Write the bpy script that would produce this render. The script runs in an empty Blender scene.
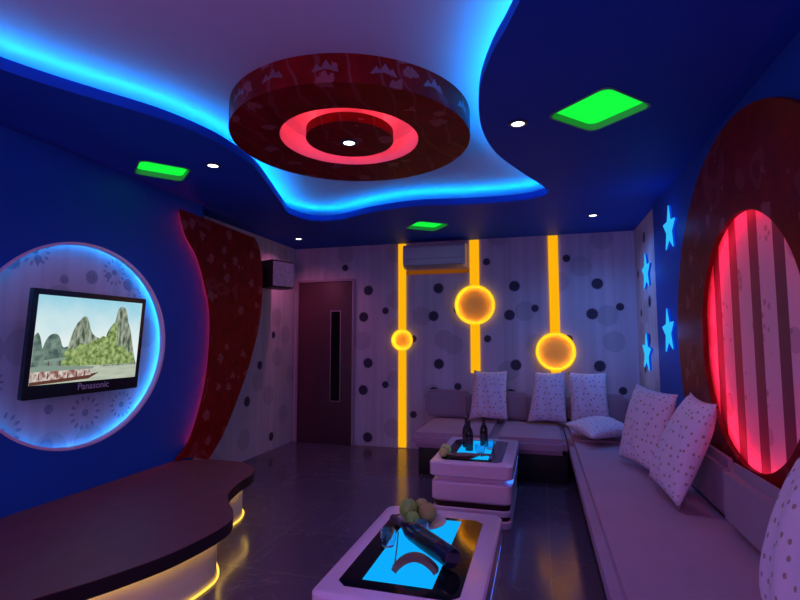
import bpy, bmesh, math, random
from mathutils import Vector, Matrix
from mathutils.geometry import tessellate_polygon
random.seed(4)
C = bpy.context.scene.collection
PI = math.pi
sc = bpy.context.scene
sc.view_settings.view_transform = 'Standard'
sc.view_settings.look = 'None'
sc.view_settings.exposure = 0.0
sc.view_settings.gamma = 1.0
sc.view_settings.use_curve_mapping = False

# ------------------------------------------------------------------ materials
def newmat(name):
    m = bpy.data.materials.new(name); m.use_nodes = True
    nt = m.node_tree
    return m, nt, nt.nodes['Principled BSDF']

def lin(r, g, b):
    f = lambda c: (c/255/12.92) if c/255 <= .04045 else ((c/255+.055)/1.055)**2.4
    return (f(r), f(g), f(b))

def P(name, col, rough=.5, metal=0, spec=.5, bump=0, bscale=40, var=0, vscale=6, coat=0):
    m, nt, b = newmat(name)
    b.inputs['Base Color'].default_value = (*col, 1)
    b.inputs['Roughness'].default_value = rough
    b.inputs['Metallic'].default_value = metal
    b.inputs['Specular IOR Level'].default_value = spec
    b.inputs['Coat Weight'].default_value = coat
    tc = nt.nodes.new('ShaderNodeTexCoord')
    if var:
        n = nt.nodes.new('ShaderNodeTexNoise'); n.inputs['Scale'].default_value = vscale
        n.inputs['Detail'].default_value = 4
        nt.links.new(tc.outputs['Object'], n.inputs['Vector'])
        mx = nt.nodes.new('ShaderNodeMix'); mx.data_type = 'RGBA'
        mx.inputs[6].default_value = (*[c*(1-var) for c in col], 1)
        mx.inputs[7].default_value = (*[min(1, c*(1+var)) for c in col], 1)
        nt.links.new(n.outputs['Fac'], mx.inputs[0])
        nt.links.new(mx.outputs[2], b.inputs['Base Color'])
    if bump:
        n = nt.nodes.new('ShaderNodeTexNoise'); n.inputs['Scale'].default_value = bscale
        n.inputs['Detail'].default_value = 5
        nt.links.new(tc.outputs['Object'], n.inputs['Vector'])
        bp = nt.nodes.new('ShaderNodeBump'); bp.inputs['Strength'].default_value = bump
        bp.inputs['Distance'].default_value = .01
        nt.links.new(n.outputs['Fac'], bp.inputs['Height'])
        nt.links.new(bp.outputs[0], b.inputs['Normal'])
    return m

def E(name, col, s):
    m, nt, b = newmat(name)
    b.inputs['Base Color'].default_value = (0, 0, 0, 1)
    b.inputs['Roughness'].default_value = .4
    b.inputs['Specular IOR Level'].default_value = 0
    b.inputs['Emission Color'].default_value = (*col, 1)
    b.inputs['Emission Strength'].default_value = s
    return m

def emission_noise(name, c1, c2, scale, s=1, stretch=(1, 1, 1)):
    m, nt, b = newmat(name)
    b.inputs['Base Color'].default_value = (0, 0, 0, 1); b.inputs['Specular IOR Level'].default_value = 0
    tc = nt.nodes.new('ShaderNodeTexCoord'); mp = nt.nodes.new('ShaderNodeMapping')
    mp.inputs['Scale'].default_value = stretch
    n = nt.nodes.new('ShaderNodeTexNoise'); n.inputs['Scale'].default_value = scale; n.inputs['Detail'].default_value = 6
    r = nt.nodes.new('ShaderNodeValToRGB')
    r.color_ramp.elements[0].position = .38; r.color_ramp.elements[1].position = .62
    r.color_ramp.elements[0].color = (*c1, 1); r.color_ramp.elements[1].color = (*c2, 1)
    nt.links.new(tc.outputs['Object'], mp.inputs[0]); nt.links.new(mp.outputs[0], n.inputs['Vector'])
    nt.links.new(n.outputs['Fac'], r.inputs[0]); nt.links.new(r.outputs[0], b.inputs['Emission Color'])
    b.inputs['Emission Strength'].default_value = s
    return m

def glassm(name, col, rough=.02):
    m, nt, b = newmat(name)
    b.inputs['Base Color'].default_value = (*col, 1)
    b.inputs['Roughness'].default_value = rough
    b.inputs['Transmission Weight'].default_value = 1
    b.inputs['IOR'].default_value = 1.45
    return m

def math_node(nt, op, a, b=None, c=None):
    n = nt.nodes.new('ShaderNodeMath'); n.operation = op
    for i, v in enumerate((a, b, c)):
        if v is None: continue
        if isinstance(v, (int, float)): n.inputs[i].default_value = v
        else: nt.links.new(v, n.inputs[i])
    return n.outputs[0]

def mixrgb(nt, fac, a, b):
    mx = nt.nodes.new('ShaderNodeMix'); mx.data_type = 'RGBA'
    if isinstance(fac, (int, float)): mx.inputs[0].default_value = fac
    else: nt.links.new(fac, mx.inputs[0])
    for i, v in ((6, a), (7, b)):
        if isinstance(v, tuple): mx.inputs[i].default_value = (*v, 1)
        else: nt.links.new(v, mx.inputs[i])
    return mx.outputs[2]

def wallpaper(name, base=(.60, .55, .63), axis='X'):
    # pale paper with faint vertical streaks and pale grey blooms
    m, nt, b = newmat(name)
    tc = nt.nodes.new('ShaderNodeTexCoord')
    mp = nt.nodes.new('ShaderNodeMapping')
    mp.inputs['Scale'].default_value = (13, 13, .35)
    n = nt.nodes.new('ShaderNodeTexNoise'); n.inputs['Scale'].default_value = 1; n.inputs['Detail'].default_value = 4
    nt.links.new(tc.outputs['Object'], mp.inputs[0]); nt.links.new(mp.outputs[0], n.inputs['Vector'])
    f = math_node(nt, 'MULTIPLY_ADD', n.outputs['Fac'], 2.4, -.85)
    f = math_node(nt, 'MINIMUM', math_node(nt, 'MAXIMUM', f, 0), 1)
    col = mixrgb(nt, f, tuple(c*.76 for c in base), base)
    v = nt.nodes.new('ShaderNodeTexVoronoi'); v.voronoi_dimensions = '2D'; v.inputs['Scale'].default_value = 1.9
    sx = nt.nodes.new('ShaderNodeSeparateXYZ'); nt.links.new(tc.outputs['Object'], sx.inputs[0])
    cb = nt.nodes.new('ShaderNodeCombineXYZ')
    nt.links.new(sx.outputs[axis], cb.inputs[0]); nt.links.new(sx.outputs['Z'], cb.inputs[1])
    nt.links.new(cb.outputs[0], v.inputs['Vector'])
    blob = math_node(nt, 'LESS_THAN', v.outputs['Distance'], .23)
    col = mixrgb(nt, math_node(nt, 'MULTIPLY', blob, .38), col, tuple(c*.42 for c in base))
    nt.links.new(col, b.inputs['Base Color'])
    b.inputs['Roughness'].default_value = .55
    b.inputs['Specular IOR Level'].default_value = .3
    return m

def floral_red(name, base=(.19, .003, .004), flower=(.33, .07, .085), axis='X'):
    m, nt, b = newmat(name)
    tc = nt.nodes.new('ShaderNodeTexCoord')
    nz = nt.nodes.new('ShaderNodeTexNoise'); nz.inputs['Scale'].default_value = 9; nz.inputs['Detail'].default_value = 3
    nt.links.new(tc.outputs['Object'], nz.inputs['Vector'])
    col = mixrgb(nt, nz.outputs['Fac'], tuple(c*.45 for c in base), tuple(c*1.6 for c in base))
    v = nt.nodes.new('ShaderNodeTexVoronoi'); v.inputs['Scale'].default_value = 5.2
    ad = nt.nodes.new('ShaderNodeVectorMath'); ad.operation = 'MULTIPLY_ADD'
    nz2 = nt.nodes.new('ShaderNodeTexNoise'); nz2.inputs['Scale'].default_value = 22; nz2.inputs['Detail'].default_value = 2
    nt.links.new(tc.outputs['Object'], nz2.inputs['Vector'])
    ad.inputs[1].default_value = (.09, .09, .09)
    nt.links.new(nz2.outputs['Color'], ad.inputs[0]); nt.links.new(tc.outputs['Object'], ad.inputs[2])
    nt.links.new(ad.outputs[0], v.inputs['Vector'])
    bl = math_node(nt, 'LESS_THAN', v.outputs['Distance'], .24)
    col = mixrgb(nt, math_node(nt, 'MULTIPLY', bl, .85), col, flower)
    # thin curling stems
    w = nt.nodes.new('ShaderNodeTexWave'); w.inputs['Scale'].default_value = 2.2; w.inputs['Distortion'].default_value = 9
    w.inputs['Detail'].default_value = 2
    nt.links.new(tc.outputs['Object'], w.inputs['Vector'])
    st = math_node(nt, 'GREATER_THAN', w.outputs['Fac'], .965)
    col = mixrgb(nt, math_node(nt, 'MULTIPLY', st, .3), col, flower)
    nt.links.new(col, b.inputs['Base Color'])
    b.inputs['Roughness'].default_value = .5
    b.inputs['Specular IOR Level'].default_value = .1
    return m

def dotted_cloth(name, base, dot, scale=8.2):
    m, nt, b = newmat(name)
    tc = nt.nodes.new('ShaderNodeTexCoord')
    v = nt.nodes.new('ShaderNodeTexVoronoi'); v.voronoi_dimensions = '2D'
    v.inputs['Scale'].default_value = scale; v.inputs['Randomness'].default_value = .7
    nt.links.new(tc.outputs['UV'], v.inputs['Vector'])
    d = math_node(nt, 'LESS_THAN', v.outputs['Distance'], .15)
    nt.links.new(mixrgb(nt, math_node(nt, 'MULTIPLY', d, .8), base, dot), b.inputs['Base Color'])
    b.inputs['Roughness'].default_value = .75
    b.inputs['Specular IOR Level'].default_value = .2
    n = nt.nodes.new('ShaderNodeTexNoise'); n.inputs['Scale'].default_value = 7
    nt.links.new(tc.outputs['Object'], n.inputs['Vector'])
    bp = nt.nodes.new('ShaderNodeBump'); bp.inputs['Strength'].default_value = .4; bp.inputs['Distance'].default_value = .03
    nt.links.new(n.outputs['Fac'], bp.inputs['Height']); nt.links.new(bp.outputs[0], b.inputs['Normal'])
    return m

def floor_mat():
    m, nt, b = newmat('floor_tile')
    tc = nt.nodes.new('ShaderNodeTexCoord')
    mp = nt.nodes.new('ShaderNodeMapping'); mp.inputs['Location'].default_value = (-.03, -.27, 0)
    nt.links.new(tc.outputs['Object'], mp.inputs[0])
    br = nt.nodes.new('ShaderNodeTexBrick'); br.offset = 0; br.squash = 1
    br.inputs['Scale'].default_value = 1; br.inputs['Brick Width'].default_value = .6; br.inputs['Row Height'].default_value = .6
    br.inputs['Mortar Size'].default_value = .004
    br.inputs['Color1'].default_value = (.085, .062, .105, 1); br.inputs['Color2'].default_value = (.098, .070, .115, 1)
    br.inputs['Mortar'].default_value = (.13, .11, .12, 1)
    nt.links.new(mp.outputs[0], br.inputs['Vector'])
    nz = nt.nodes.new('ShaderNodeTexNoise'); nz.inputs['Scale'].default_value = 1.6; nz.inputs['Detail'].default_value = 6
    nz.inputs['Distortion'].default_value = 1.2
    nt.links.new(tc.outputs['Object'], nz.inputs['Vector'])
    d = math_node(nt, 'ABSOLUTE', math_node(nt, 'SUBTRACT', nz.outputs['Fac'], .5))
    vein = math_node(nt, 'LESS_THAN', d, .004)
    col = mixrgb(nt, math_node(nt, 'MULTIPLY', vein, .35), br.outputs['Color'], (.2, .17, .2))
    nt.links.new(col, b.inputs['Base Color'])
    b.inputs['Roughness'].default_value = .17
    b.inputs['Specular IOR Level'].default_value = .33
    bp = nt.nodes.new('ShaderNodeBump'); bp.inputs['Strength'].default_value = .06; bp.inputs['Distance'].default_value = .01
    nz3 = nt.nodes.new('ShaderNodeTexNoise'); nz3.inputs['Scale'].default_value = 5
    nt.links.new(tc.outputs['Object'], nz3.inputs['Vector'])
    nt.links.new(nz3.outputs['Fac'], bp.inputs['Height']); nt.links.new(bp.outputs[0], b.inputs['Normal'])
    return m

def stripe_mat():
    # floral pale paper with dark plum vertical stripes (runs along Y)
    m, nt, b = newmat('striped_paper')
    tc = nt.nodes.new('ShaderNodeTexCoord')
    sx = nt.nodes.new('ShaderNodeSeparateXYZ'); nt.links.new(tc.outputs['Object'], sx.inputs[0])
    fr = math_node(nt, 'FRACT', math_node(nt, 'MULTIPLY', math_node(nt, 'ADD', sx.outputs['Y'], 10.03), 1/.268))
    s = math_node(nt, 'LESS_THAN', fr, .40)
    v = nt.nodes.new('ShaderNodeTexVoronoi'); v.inputs['Scale'].default_value = 3.4
    nt.links.new(tc.outputs['Object'], v.inputs['Vector'])
    bl = math_node(nt, 'LESS_THAN', v.outputs['Distance'], .26)
    pale = mixrgb(nt, math_node(nt, 'MULTIPLY', bl, .5), (.56, .44, .54), (.26, .18, .28))
    v2 = nt.nodes.new('ShaderNodeTexVoronoi'); v2.inputs['Scale'].default_value = 17
    nt.links.new(tc.outputs['Object'], v2.inputs['Vector'])
    nz = nt.nodes.new('ShaderNodeTexNoise'); nz.inputs['Scale'].default_value = 4
    nt.links.new(tc.outputs['Object'], nz.inputs['Vector'])
    b2 = math_node(nt, 'MULTIPLY', math_node(nt, 'LESS_THAN', v2.outputs['Distance'], .28), math_node(nt, 'GREATER_THAN', nz.outputs['Fac'], .56))
    pale = mixrgb(nt, math_node(nt, 'MULTIPLY', b2, .6), pale, (.2, .12, .2))
    nt.links.new(mixrgb(nt, s, pale, (.085, .04, .075)), b.inputs['Base Color'])
    b.inputs['Roughness'].default_value = .5
    b.inputs['Specular IOR Level'].default_value = .25
    return m

M = {}
M['blue_wall'] = P('blue_wall', (.011, .080, .40), .6, var=.1, vscale=2, spec=.12)
M['blue_ceiling'] = P('blue_ceiling', (.010, .062, .42), .6, var=.1, vscale=2, spec=.12)
M['upper_ceiling'] = P('upper_ceiling', (.52, .43, .55), .8, spec=.1)
M['paperX'] = wallpaper('wallpaper_x', axis='X')
M['paperY'] = wallpaper('wallpaper_y', axis='Y')
M['dot'] = P('wallpaper_dot', (.045, .042, .075), .55, var=.5, vscale=60, spec=.2)
M['dot_pale'] = P('wallpaper_dot_pale', (.26, .27, .36), .55, var=.4, vscale=60, spec=.2)
M['red'] = floral_red('floral_red')
M['red_flower'] = P('floral_pink', (.24, .07, .10), .5, var=.4, vscale=20, spec=.2)
M['pink_groove'] = P('groove_paint', (.85, .62, .66), .6)
M['floor'] = floor_mat()
M['stripe'] = stripe_mat()
M['cove_led'] = E('cove_led', (.0, .345, 1.0), 46)
M['niche_led'] = E('niche_led', (.02, .38, 1.0), 16)
M['red_led'] = E('red_led', (1, .02, .035), 34)
M['ring_led'] = E('ring_led', (1, .045, .065), 20)
M['oval_led'] = E('oval_led', (1, .02, .06), 34)
M['amber'] = E('amber_light', lin(255, 178, 12), 1.0)
M['amber_dim'] = E('amber_light_dim', lin(120, 62, 10), 1.0)
M['amber_rim'] = E('amber_rim', lin(255, 190, 30), 1.3)
M['amber_paint'] = P('amber_paint', (.80, .42, .06), .5)
M['green'] = E('green_panel', lin(20, 255, 65), 1.0)
M['green_frame'] = P('green_frame', (.12, .36, .18), .5)
M['white_lamp'] = E('downlight_lens', (1, 1, 1), 4)
M['lamp_trim'] = P('lamp_trim', (.02, .03, .08), .3, metal=.3)
M['white_lacquer'] = P('white_lacquer', (.78, .56, .70), .28, spec=.5, coat=.3)
M['dark_band'] = P('dark_red_band', (.035, .008, .010), .3)
M['black_glass'] = P('black_glass', (.004, .004, .006), .08)
M['screen_blue'] = E('screen_blue', lin(12, 172, 255), 1.0)
M['table_led'] = E('table_led', lin(60, 120, 255), 1.6)
M['black'] = P('black_plastic', (.006, .006, .008), .35)
M['bezel'] = P('bezel', (.008, .008, .012), .2)
M['letter'] = P('letter_silver', (.5, .5, .55), .35)
M['stage_top'] = P('stage_top', (.145, .048, .050), .5, var=.25, vscale=9)
M['stage_edge'] = P('stage_edge', (.018, .008, .012), .4)
M['stage_base'] = P('stage_base', (.70, .60, .52), .5)
M['stage_led'] = E('stage_led', (1, .58, .07), 1.6)
M['stage_led_under'] = E('stage_led_under', (1, .60, .12), 8)
M['amber_led'] = E('amber_led', (1, .50, .03), 24)
M['sofa'] = P('sofa_fabric', (.44, .29, .37), .85, bump=.25, bscale=260, var=.12, vscale=3, spec=.2)
M['sofa_back'] = P('sofa_back_fabric', (.34, .26, .32), .85, bump=.25, bscale=260, var=.12, vscale=3, spec=.2)
M['sofa_base'] = P('sofa_base', (.008, .007, .009), .5)
M['pillow'] = dotted_cloth('pillow_cloth', (.80, .66, .77), (.30, .19, .10))
M['door'] = P('door_wood', (.080, .026, .040), .5, var=.12, vscale=3)
M['door_frame'] = P('door_frame', (.33, .25, .31), .5)
M['door_glass'] = P('door_glass', (.003, .003, .005), .15)
M['ac'] = P('ac_plastic', (.52, .50, .54), .45)
M['ac_dark'] = P('ac_slot', (.22, .20, .23), .5)
M['speaker'] = P('speaker_black', (.008, .008, .010), .5)
M['speaker_face'] = P('speaker_grille', (.85, .50, .85), .35, var=.6, vscale=22)  # violet light falling on the grille is put into its base colour
M['star_face'] = E('star_face', lin(45, 190, 250), 1.0)
M['star_side'] = E('star_side', lin(12, 60, 215), .9)
M['bottle'] = P('dark_bottle', (.012, .016, .040), .12, spec=.7)
M['bottle_foil'] = P('bottle_foil', (.05, .02, .04), .3)
M['beer'] = P('beer_bottle', (.016, .008, .010), .12, spec=.7)
M['glass'] = glassm('clear_glass', (.75, .85, 1))
M['fruit'] = P('green_fruit', (.26, .44, .07), .45, var=.5, vscale=14)
M['fruit_red'] = P('ripe_fruit', (.36, .31, .08), .45, var=.6, vscale=12)
M['fruit_yellow'] = P('yellow_fruit', (.55, .56, .13), .45, var=.35, vscale=14)
M['stem'] = P('fruit_stem', (.06, .04, .02), .7)
M['plate'] = P('plate', (.50, .46, .52), .25)
M['wood'] = P('polished_wood', (.17, .085, .075), .3, var=.35, vscale=16)
M['metal'] = P('dull_metal', (.3, .3, .34), .3, metal=.9)

# ------------------------------------------------------------------ mesh helpers
class MB:
    def __init__(s): s.bm = bmesh.new(); s.mats = []
    def mi(s, m):
        if m not in s.mats: s.mats.append(m)
        return s.mats.index(m)
    def faces(s, vs, fs, m):
        i = s.mi(m); bv = [s.bm.verts.new(v) for v in vs]
        out = []
        for f in fs:
            try:
                q = s.bm.faces.new([bv[k] for k in f]); q.material_index = i; out.append(q)
            except ValueError: pass
        return bv, out
    def box(s, x0, x1, y0, y1, z0, z1, m, bev=0, seg=2):
        i = s.mi(m)
        r = bmesh.ops.create_cube(s.bm, size=1)
        vs = r['verts']
        for v in vs:
            v.co = Vector(((x0+x1)/2+v.co.x*(x1-x0), (y0+y1)/2+v.co.y*(y1-y0), (z0+z1)/2+v.co.z*(z1-z0)))
        fs = {f for v in vs for f in v.link_faces}
        for f in fs: f.material_index = i
        if bev:
            es = list({e for v in vs for e in v.link_edges})
            r = bmesh.ops.bevel(s.bm, geom=es, offset=bev, segments=seg, affect='EDGES', profile=.5)
            for f in r['faces']: f.material_index = i
        return s
    def prism(s, outer, holes, plane, a, b, m, side=None, back=None):
        """polygon (with holes) in a coordinate plane, extruded from a to b"""
        i = s.mi(m); si = s.mi(side or m); bi = s.mi(back or m)
        def pt(p, d):
            return {'x': (d, p[0], p[1]), 'y': (p[0], d, p[1]), 'z': (p[0], p[1], d)}[plane]
        loops = [list(outer)]+[list(h) for h in holes]
        tri = tessellate_polygon([[Vector((p[0], p[1], 0)) for p in l] for l in loops])
        flat = [p for l in loops for p in l]
        A = [s.bm.verts.new(pt(p, a)) for p in flat]; B = [s.bm.verts.new(pt(p, b)) for p in flat]
        new = []
        for t in tri:
            for V, k in ((A, i), (B, bi)):
                try:
                    f = s.bm.faces.new([V[q] for q in t]); f.material_index = k; new.append(f)
                except ValueError: pass
        o = 0
        for l in loops:
            n = len(l)
            for k in range(n):
                f = s.bm.faces.new([A[o+k], A[o+(k+1) % n], B[o+(k+1) % n], B[o+k]]); f.material_index = si; new.append(f)
            o += n
        bmesh.ops.recalc_face_normals(s.bm, faces=new)
        return s
    def tube(s, pts, r, m, closed=False, n=8, caps=True):
        i = s.mi(m); pts = [Vector(p) for p in pts]; N = len(pts); rings = []
        up0 = None
        for k, p in enumerate(pts):
            if closed: t = (pts[(k+1) % N]-pts[k-1]).normalized()
            else: t = (pts[min(k+1, N-1)]-pts[max(k-1, 0)]).normalized()
            u = Vector((0, 0, 1)) if abs(t.z) < .9 else Vector((1, 0, 0))
            if up0 is not None: u = up0
            x = t.cross(u).normalized(); y = x.cross(t).normalized(); up0 = y
            rr = r[k] if isinstance(r, (list, tuple)) else r
            rings.append([s.bm.verts.new(p+rr*(math.cos(2*PI*j/n)*x+math.sin(2*PI*j/n)*y)) for j in range(n)])
        for k in range(N if closed else N-1):
            a, b = rings[k], rings[(k+1) % N]
            for j in range(n):
                f = s.bm.faces.new([a[j], a[(j+1) % n], b[(j+1) % n], b[j]]); f.material_index = i
        if not closed and caps:
            for rg in (rings[0][::-1], rings[-1]):
                f = s.bm.faces.new(rg); f.material_index = i
        return s
    def lathe(s, prof, m, mat=Matrix(), n=28, ranges=None):
        """profile of (r, z) revolved about z; ranges = [(first, last, material)] recolours bands"""
        i = s.mi(m); rings = []
        for r, z in prof:
            if r < 1e-5: rings.append([s.bm.verts.new(mat @ Vector((0, 0, z)))])
            else: rings.append([s.bm.verts.new(mat @ Vector((r*math.cos(2*PI*j/n), r*math.sin(2*PI*j/n), z))) for j in range(n)])
        new = []
        for k in range(len(prof)-1):
            a, b = rings[k], rings[k+1]; mi = i
            for lo, hi, mm in (ranges or []):
                if lo <= k < hi: mi = s.mi(mm)
            for j in range(n):
                q = [a[j % len(a)], a[(j+1) % len(a)], b[(j+1) % len(b)], b[j % len(b)]]
                q = [v for t, v in enumerate(q) if v not in q[:t]]
                if len(q) >= 3:
                    f = s.bm.faces.new(q); f.material_index = mi; new.append(f)
        bmesh.ops.recalc_face_normals(s.bm, faces=new)
        return s
    def build(s, name, parent=None, smooth=True, ang=40):
        me = bpy.data.meshes.new(name)
        if parent is not None:
            off = parent['_o'] if '_o' in parent else (0, 0, 0)
            for v in s.bm.verts: v.co -= Vector(off)
        s.bm.normal_update(); s.bm.to_mesh(me); s.bm.free()
        for m in s.mats: me.materials.append(M[m])
        if smooth:
            for p in me.polygons: p.use_smooth = True
            me.set_sharp_from_angle(angle=math.radians(ang))
        o = bpy.data.objects.new(name, me); C.objects.link(o)
        if parent is not None:
            o.parent = parent
            o['_o'] = tuple(parent['_o']) if '_o' in parent else (0, 0, 0)
        else:
            o['_o'] = (0, 0, 0)
        return o

def tag(o, label, cat, group=None):
    o['label'] = label; o['category'] = cat
    if group: o['group'] = group
    return o
def thing(name, label, cat, loc, group=None):
    o = bpy.data.objects.new(name, None); C.objects.link(o)
    o.empty_display_size = .1; o.location = loc; o['_o'] = tuple(loc)
    return tag(o, label, cat, group)
def structure(o): o['kind'] = 'structure'; return o
def recenter(o):
    """move a single-mesh thing's origin to the middle of its base"""
    me = o.data; xs = [v.co for v in me.vertices]
    c = Vector(((min(v.x for v in xs)+max(v.x for v in xs))/2, (min(v.y for v in xs)+max(v.y for v in xs))/2, min(v.z for v in xs)))
    me.transform(Matrix.Translation(-c)); o.location = c; o['_o'] = tuple(c)
    return o
def copy_thing(o, loc, rz=None, label=None, parent=None):
    c = o.copy(); C.objects.link(c)
    if parent is None:
        c.location = loc
        if rz is not None: c.rotation_euler.z = rz
        if label: c['label'] = label
    else: c.parent = parent
    for ch in list(o.children): copy_thing(ch, None, parent=c)
    return c
def catmull(pts, closed=True, sub=6):
    out = []; n = len(pts)
    for k in range(n if closed else n-1):
        if closed: p0, p1, p2, p3 = pts[k-1], pts[k], pts[(k+1) % n], pts[(k+2) % n]
        else: p0, p1, p2, p3 = pts[max(k-1, 0)], pts[k], pts[k+1], pts[min(k+2, n-1)]
        for j in range(sub):
            t = j/sub
            out.append(tuple(.5*((2*b)+(-a+c)*t+(2*a-5*b+4*c-d)*t*t+(-a+3*b-3*c+d)*t**3) for a, b, c, d in zip(p0, p1, p2, p3)))
    if not closed: out.append(tuple(pts[-1]))
    return out
def circ(cx, cy, rx, ry=None, n=72, a0=0, a1=2*PI):
    ry = rx if ry is None else ry
    return [(cx+rx*math.cos(a0+(a1-a0)*k/n), cy+ry*math.sin(a0+(a1-a0)*k/n)) for k in range(n)]
def offset_poly(pts, d):
    """push every point of a closed outline by d along its right-hand normal"""
    n = len(pts); out = []
    area = sum(pts[k-1][0]*pts[k][1]-pts[k][0]*pts[k-1][1] for k in range(n))
    sg = 1 if area > 0 else -1
    for k in range(n):
        tx, ty = pts[(k+1) % n][0]-pts[k-1][0], pts[(k+1) % n][1]-pts[k-1][1]
        l = math.hypot(tx, ty) or 1
        out.append((pts[k][0]+sg*d*ty/l, pts[k][1]-sg*d*tx/l))
    return out
def rrect(x0, x1, y0, y1, r, n=6):
    out = []
    for cx, cy, a in ((x1-r, y1-r, 0), (x0+r, y1-r, PI/2), (x0+r, y0+r, PI), (x1-r, y0+r, 1.5*PI)):
        out += [(cx+r*math.cos(a+PI/2*k/n), cy+r*math.sin(a+PI/2*k/n)) for k in range(n+1)]
    return out
def lamp(kind, name, loc, energy, col, parent=None, size=.1, rot=(0, 0, 0), **kw):
    l = bpy.data.lights.new(name, kind); l.energy = energy; l.color = col
    if kind == 'AREA':
        l.shape = 'RECTANGLE'; l.size = size if not isinstance(size, tuple) else size[0]
        l.size_y = size if not isinstance(size, tuple) else size[1]
    else: l.shadow_soft_size = size
    for k, v in kw.items(): setattr(l, k, v)
    o = bpy.data.objects.new(name, l); C.objects.link(o)
    if parent is not None:
        o.parent = parent; o.location = Vector(loc)-Vector(parent['_o'])
    else: o.location = loc
    o.rotation_euler = rot
    return o

# ------------------------------------------------------------------ room dimensions
XL, XR, YB, YR = -3.22, 1.06, 6.05, -1.3
ZC, ZU = 2.60, 2.75          # lowered ceiling, upper ceiling in the cove
XBL = -3.0                   # face of the blue false wall on the left

# dandelion dot as a fringed disc lying on a wall
def fringe(mb, plane, d, cx, cy, r, m):
    n = 30; pts = []
    for k in range(n):
        rr = r*(1.0 if k % 2 else .80)
        pts.append((cx+rr*math.cos(2*PI*k/n), cy+rr*math.sin(2*PI*k/n)))
    P3 = lambda p: {'x': (d, p[0], p[1]), 'y': (p[0], d, p[1])}[plane]
    mb.faces([P3(p) for p in pts], [list(range(n))], m)
def wheel(mb, plane, d, cx, cy, r, m, petals=14):
    P3 = lambda p: {'x': (d, p[0], p[1]), 'y': (p[0], d, p[1])}[plane]
    for k in range(petals):
        a = 2*PI*k/petals; ca, sa = math.cos(a), math.sin(a)
        vs = []
        for u, w in ((.66, 0), (.8, .09), (1, .05), (1, -.05), (.8, -.09)):
            vs.append(P3((cx+r*(u*ca-w*sa), cy+r*(u*sa+w*ca))))
        mb.faces(vs, [range(5)], m)
    mb.faces([P3((cx+r*.22*math.cos(2*PI*k/16), cy+r*.22*math.sin(2*PI*k/16))) for k in range(16)], [range(16)], m)

# floor
mb = MB(); mb.box(XL-.1, XR+.1, YR-.1, YB+.1, -.1, 0, 'floor'); structure(mb.build('floor'))
# walls
mb = MB(); mb.box(XL-.2, XR+.2, YB, YB+.12, 0, ZU+.1, 'paperX')
DX0, DX1, DZ1 = -3.15, -2.37, 2.13
for kx in range(-2, 5):
    for kz in range(-1, 4):
        for dx, z0, r in ((0, 1.053, .072), (-.065, .704, .072), (.235, .780, .050), (-.33, 1.365, .050)):
            x, z = -2.154+.935*kx+dx, z0+.947*(kz-1)
            if not (XL+.05 < x < XR-.07 and .08 < z < ZC-.02): continue
            if DX0-.1 < x < DX1+.1 and z < DZ1+.06: continue
            fringe(mb, 'y', YB-.0015, x, z, r, 'dot')
        zb = max(.02, z-r-.42)
        if r > .06: mb.faces([(x-.003, YB-.001, z-r*.8), (x+.003, YB-.001, z-r*.8), (x+.010, YB-.001, zb), (x+.005, YB-.001, zb)], [range(4)], 'dot_pale')
structure(mb.build('wall_back'))
mb = MB(); mb.box(XL-.12, XL, YR, YB, 0, ZU+.1, 'paperY')
for y, z, r in ((5.5, 1.414, .05), (4.953, .652, .066), (5.495, .164, .06), (5.808, 2.057, .05), (5.2, 1.05, .06), (5.0, 1.95, .05)):
    fringe(mb, 'x', XL+.0015, y, z, r, 'dot')
structure(mb.build('wall_left'))
mb = MB(); mb.box(XR, XR+.12, YR, YB, 0, ZU+.1, 'paperY')
mb.box(XR-.02, XR, YR, 4.98, 0, ZC, 'blue_wall')
for y, z, r in ((5.511, 2.411, .066), (5.366, 1.735, .066), (5.439, 1.358, .066), (5.888, 2.073, .046), (5.7, 1.05, .05), (5.8, 1.64, .05)):
    fringe(mb, 'x', XR-.0015, y, z, r, 'dot')
structure(mb.build('wall_right'))
mb = MB(); mb.box(XL-.2, XR+.2, YR-.12, YR, 0, ZU+.1, 'blue_wall'); structure(mb.build('wall_rear'))
# upper ceiling
mb = MB(); mb.box(XL-.2, XR+.2, YR-.1, YB+.1, ZU, ZU+.1, 'upper_ceiling'); structure(mb.build('ceiling'))

# lowered blue ceiling with the wavy cove opening
cove = [(-2.375, 1.583), (-2.294, 1.764), (-2.188, 1.953), (-2.061, 2.168), (-1.985, 2.38), (-1.945, 2.596), (-1.945, 2.847), (-1.985, 3.107),
        (-2.08, 3.416), (-2.252, 3.931), (-2.36, 4.30), (-2.275, 4.61), (-1.992, 4.66), (-1.565, 4.47), (-1.088, 4.375), (-.596, 4.44), (-.189, 4.451),
        (.03, 4.37), (.098, 4.23), (.03, 4.02), (-.10, 3.70), (-.251, 3.269), (-.302, 2.912), (-.294, 2.61), (-.25, 2.327), (-.171, 2.075),
        (-.095, 1.90), (-.022, 1.70), (.06, 1.35), (.05, .95), (-.15, .5), (-.6, .15), (-1.2, .0), (-1.8, .12), (-2.25, .5), (-2.45, 1.0), (-2.45, 1.35)]
coveS = catmull(cove, True, 5)
greens = [((.338, 2.79), math.radians(47), .20), ((-2.67, 2.93), math.radians(50), .175), ((-1.17, 5.19), math.radians(38), .19)]
def sq(c, a, h, r=.05):
    q = rrect(-h, h, -h, h, r, 4); ca, sa = math.cos(a), math.sin(a)
    return [(c[0]+x*ca-y*sa, c[1]+x*sa+y*ca) for x, y in q]
outer = [(XL, YR), (XR, YR), (XR, YB), (XL, YB)]
mb = MB(); mb.prism(outer, [coveS]+[sq(*g) for g in greens], 'z', ZC, ZC+.045, 'blue_ceiling')
trim1 = structure(mb.build('trim_1', ang=25))
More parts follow.
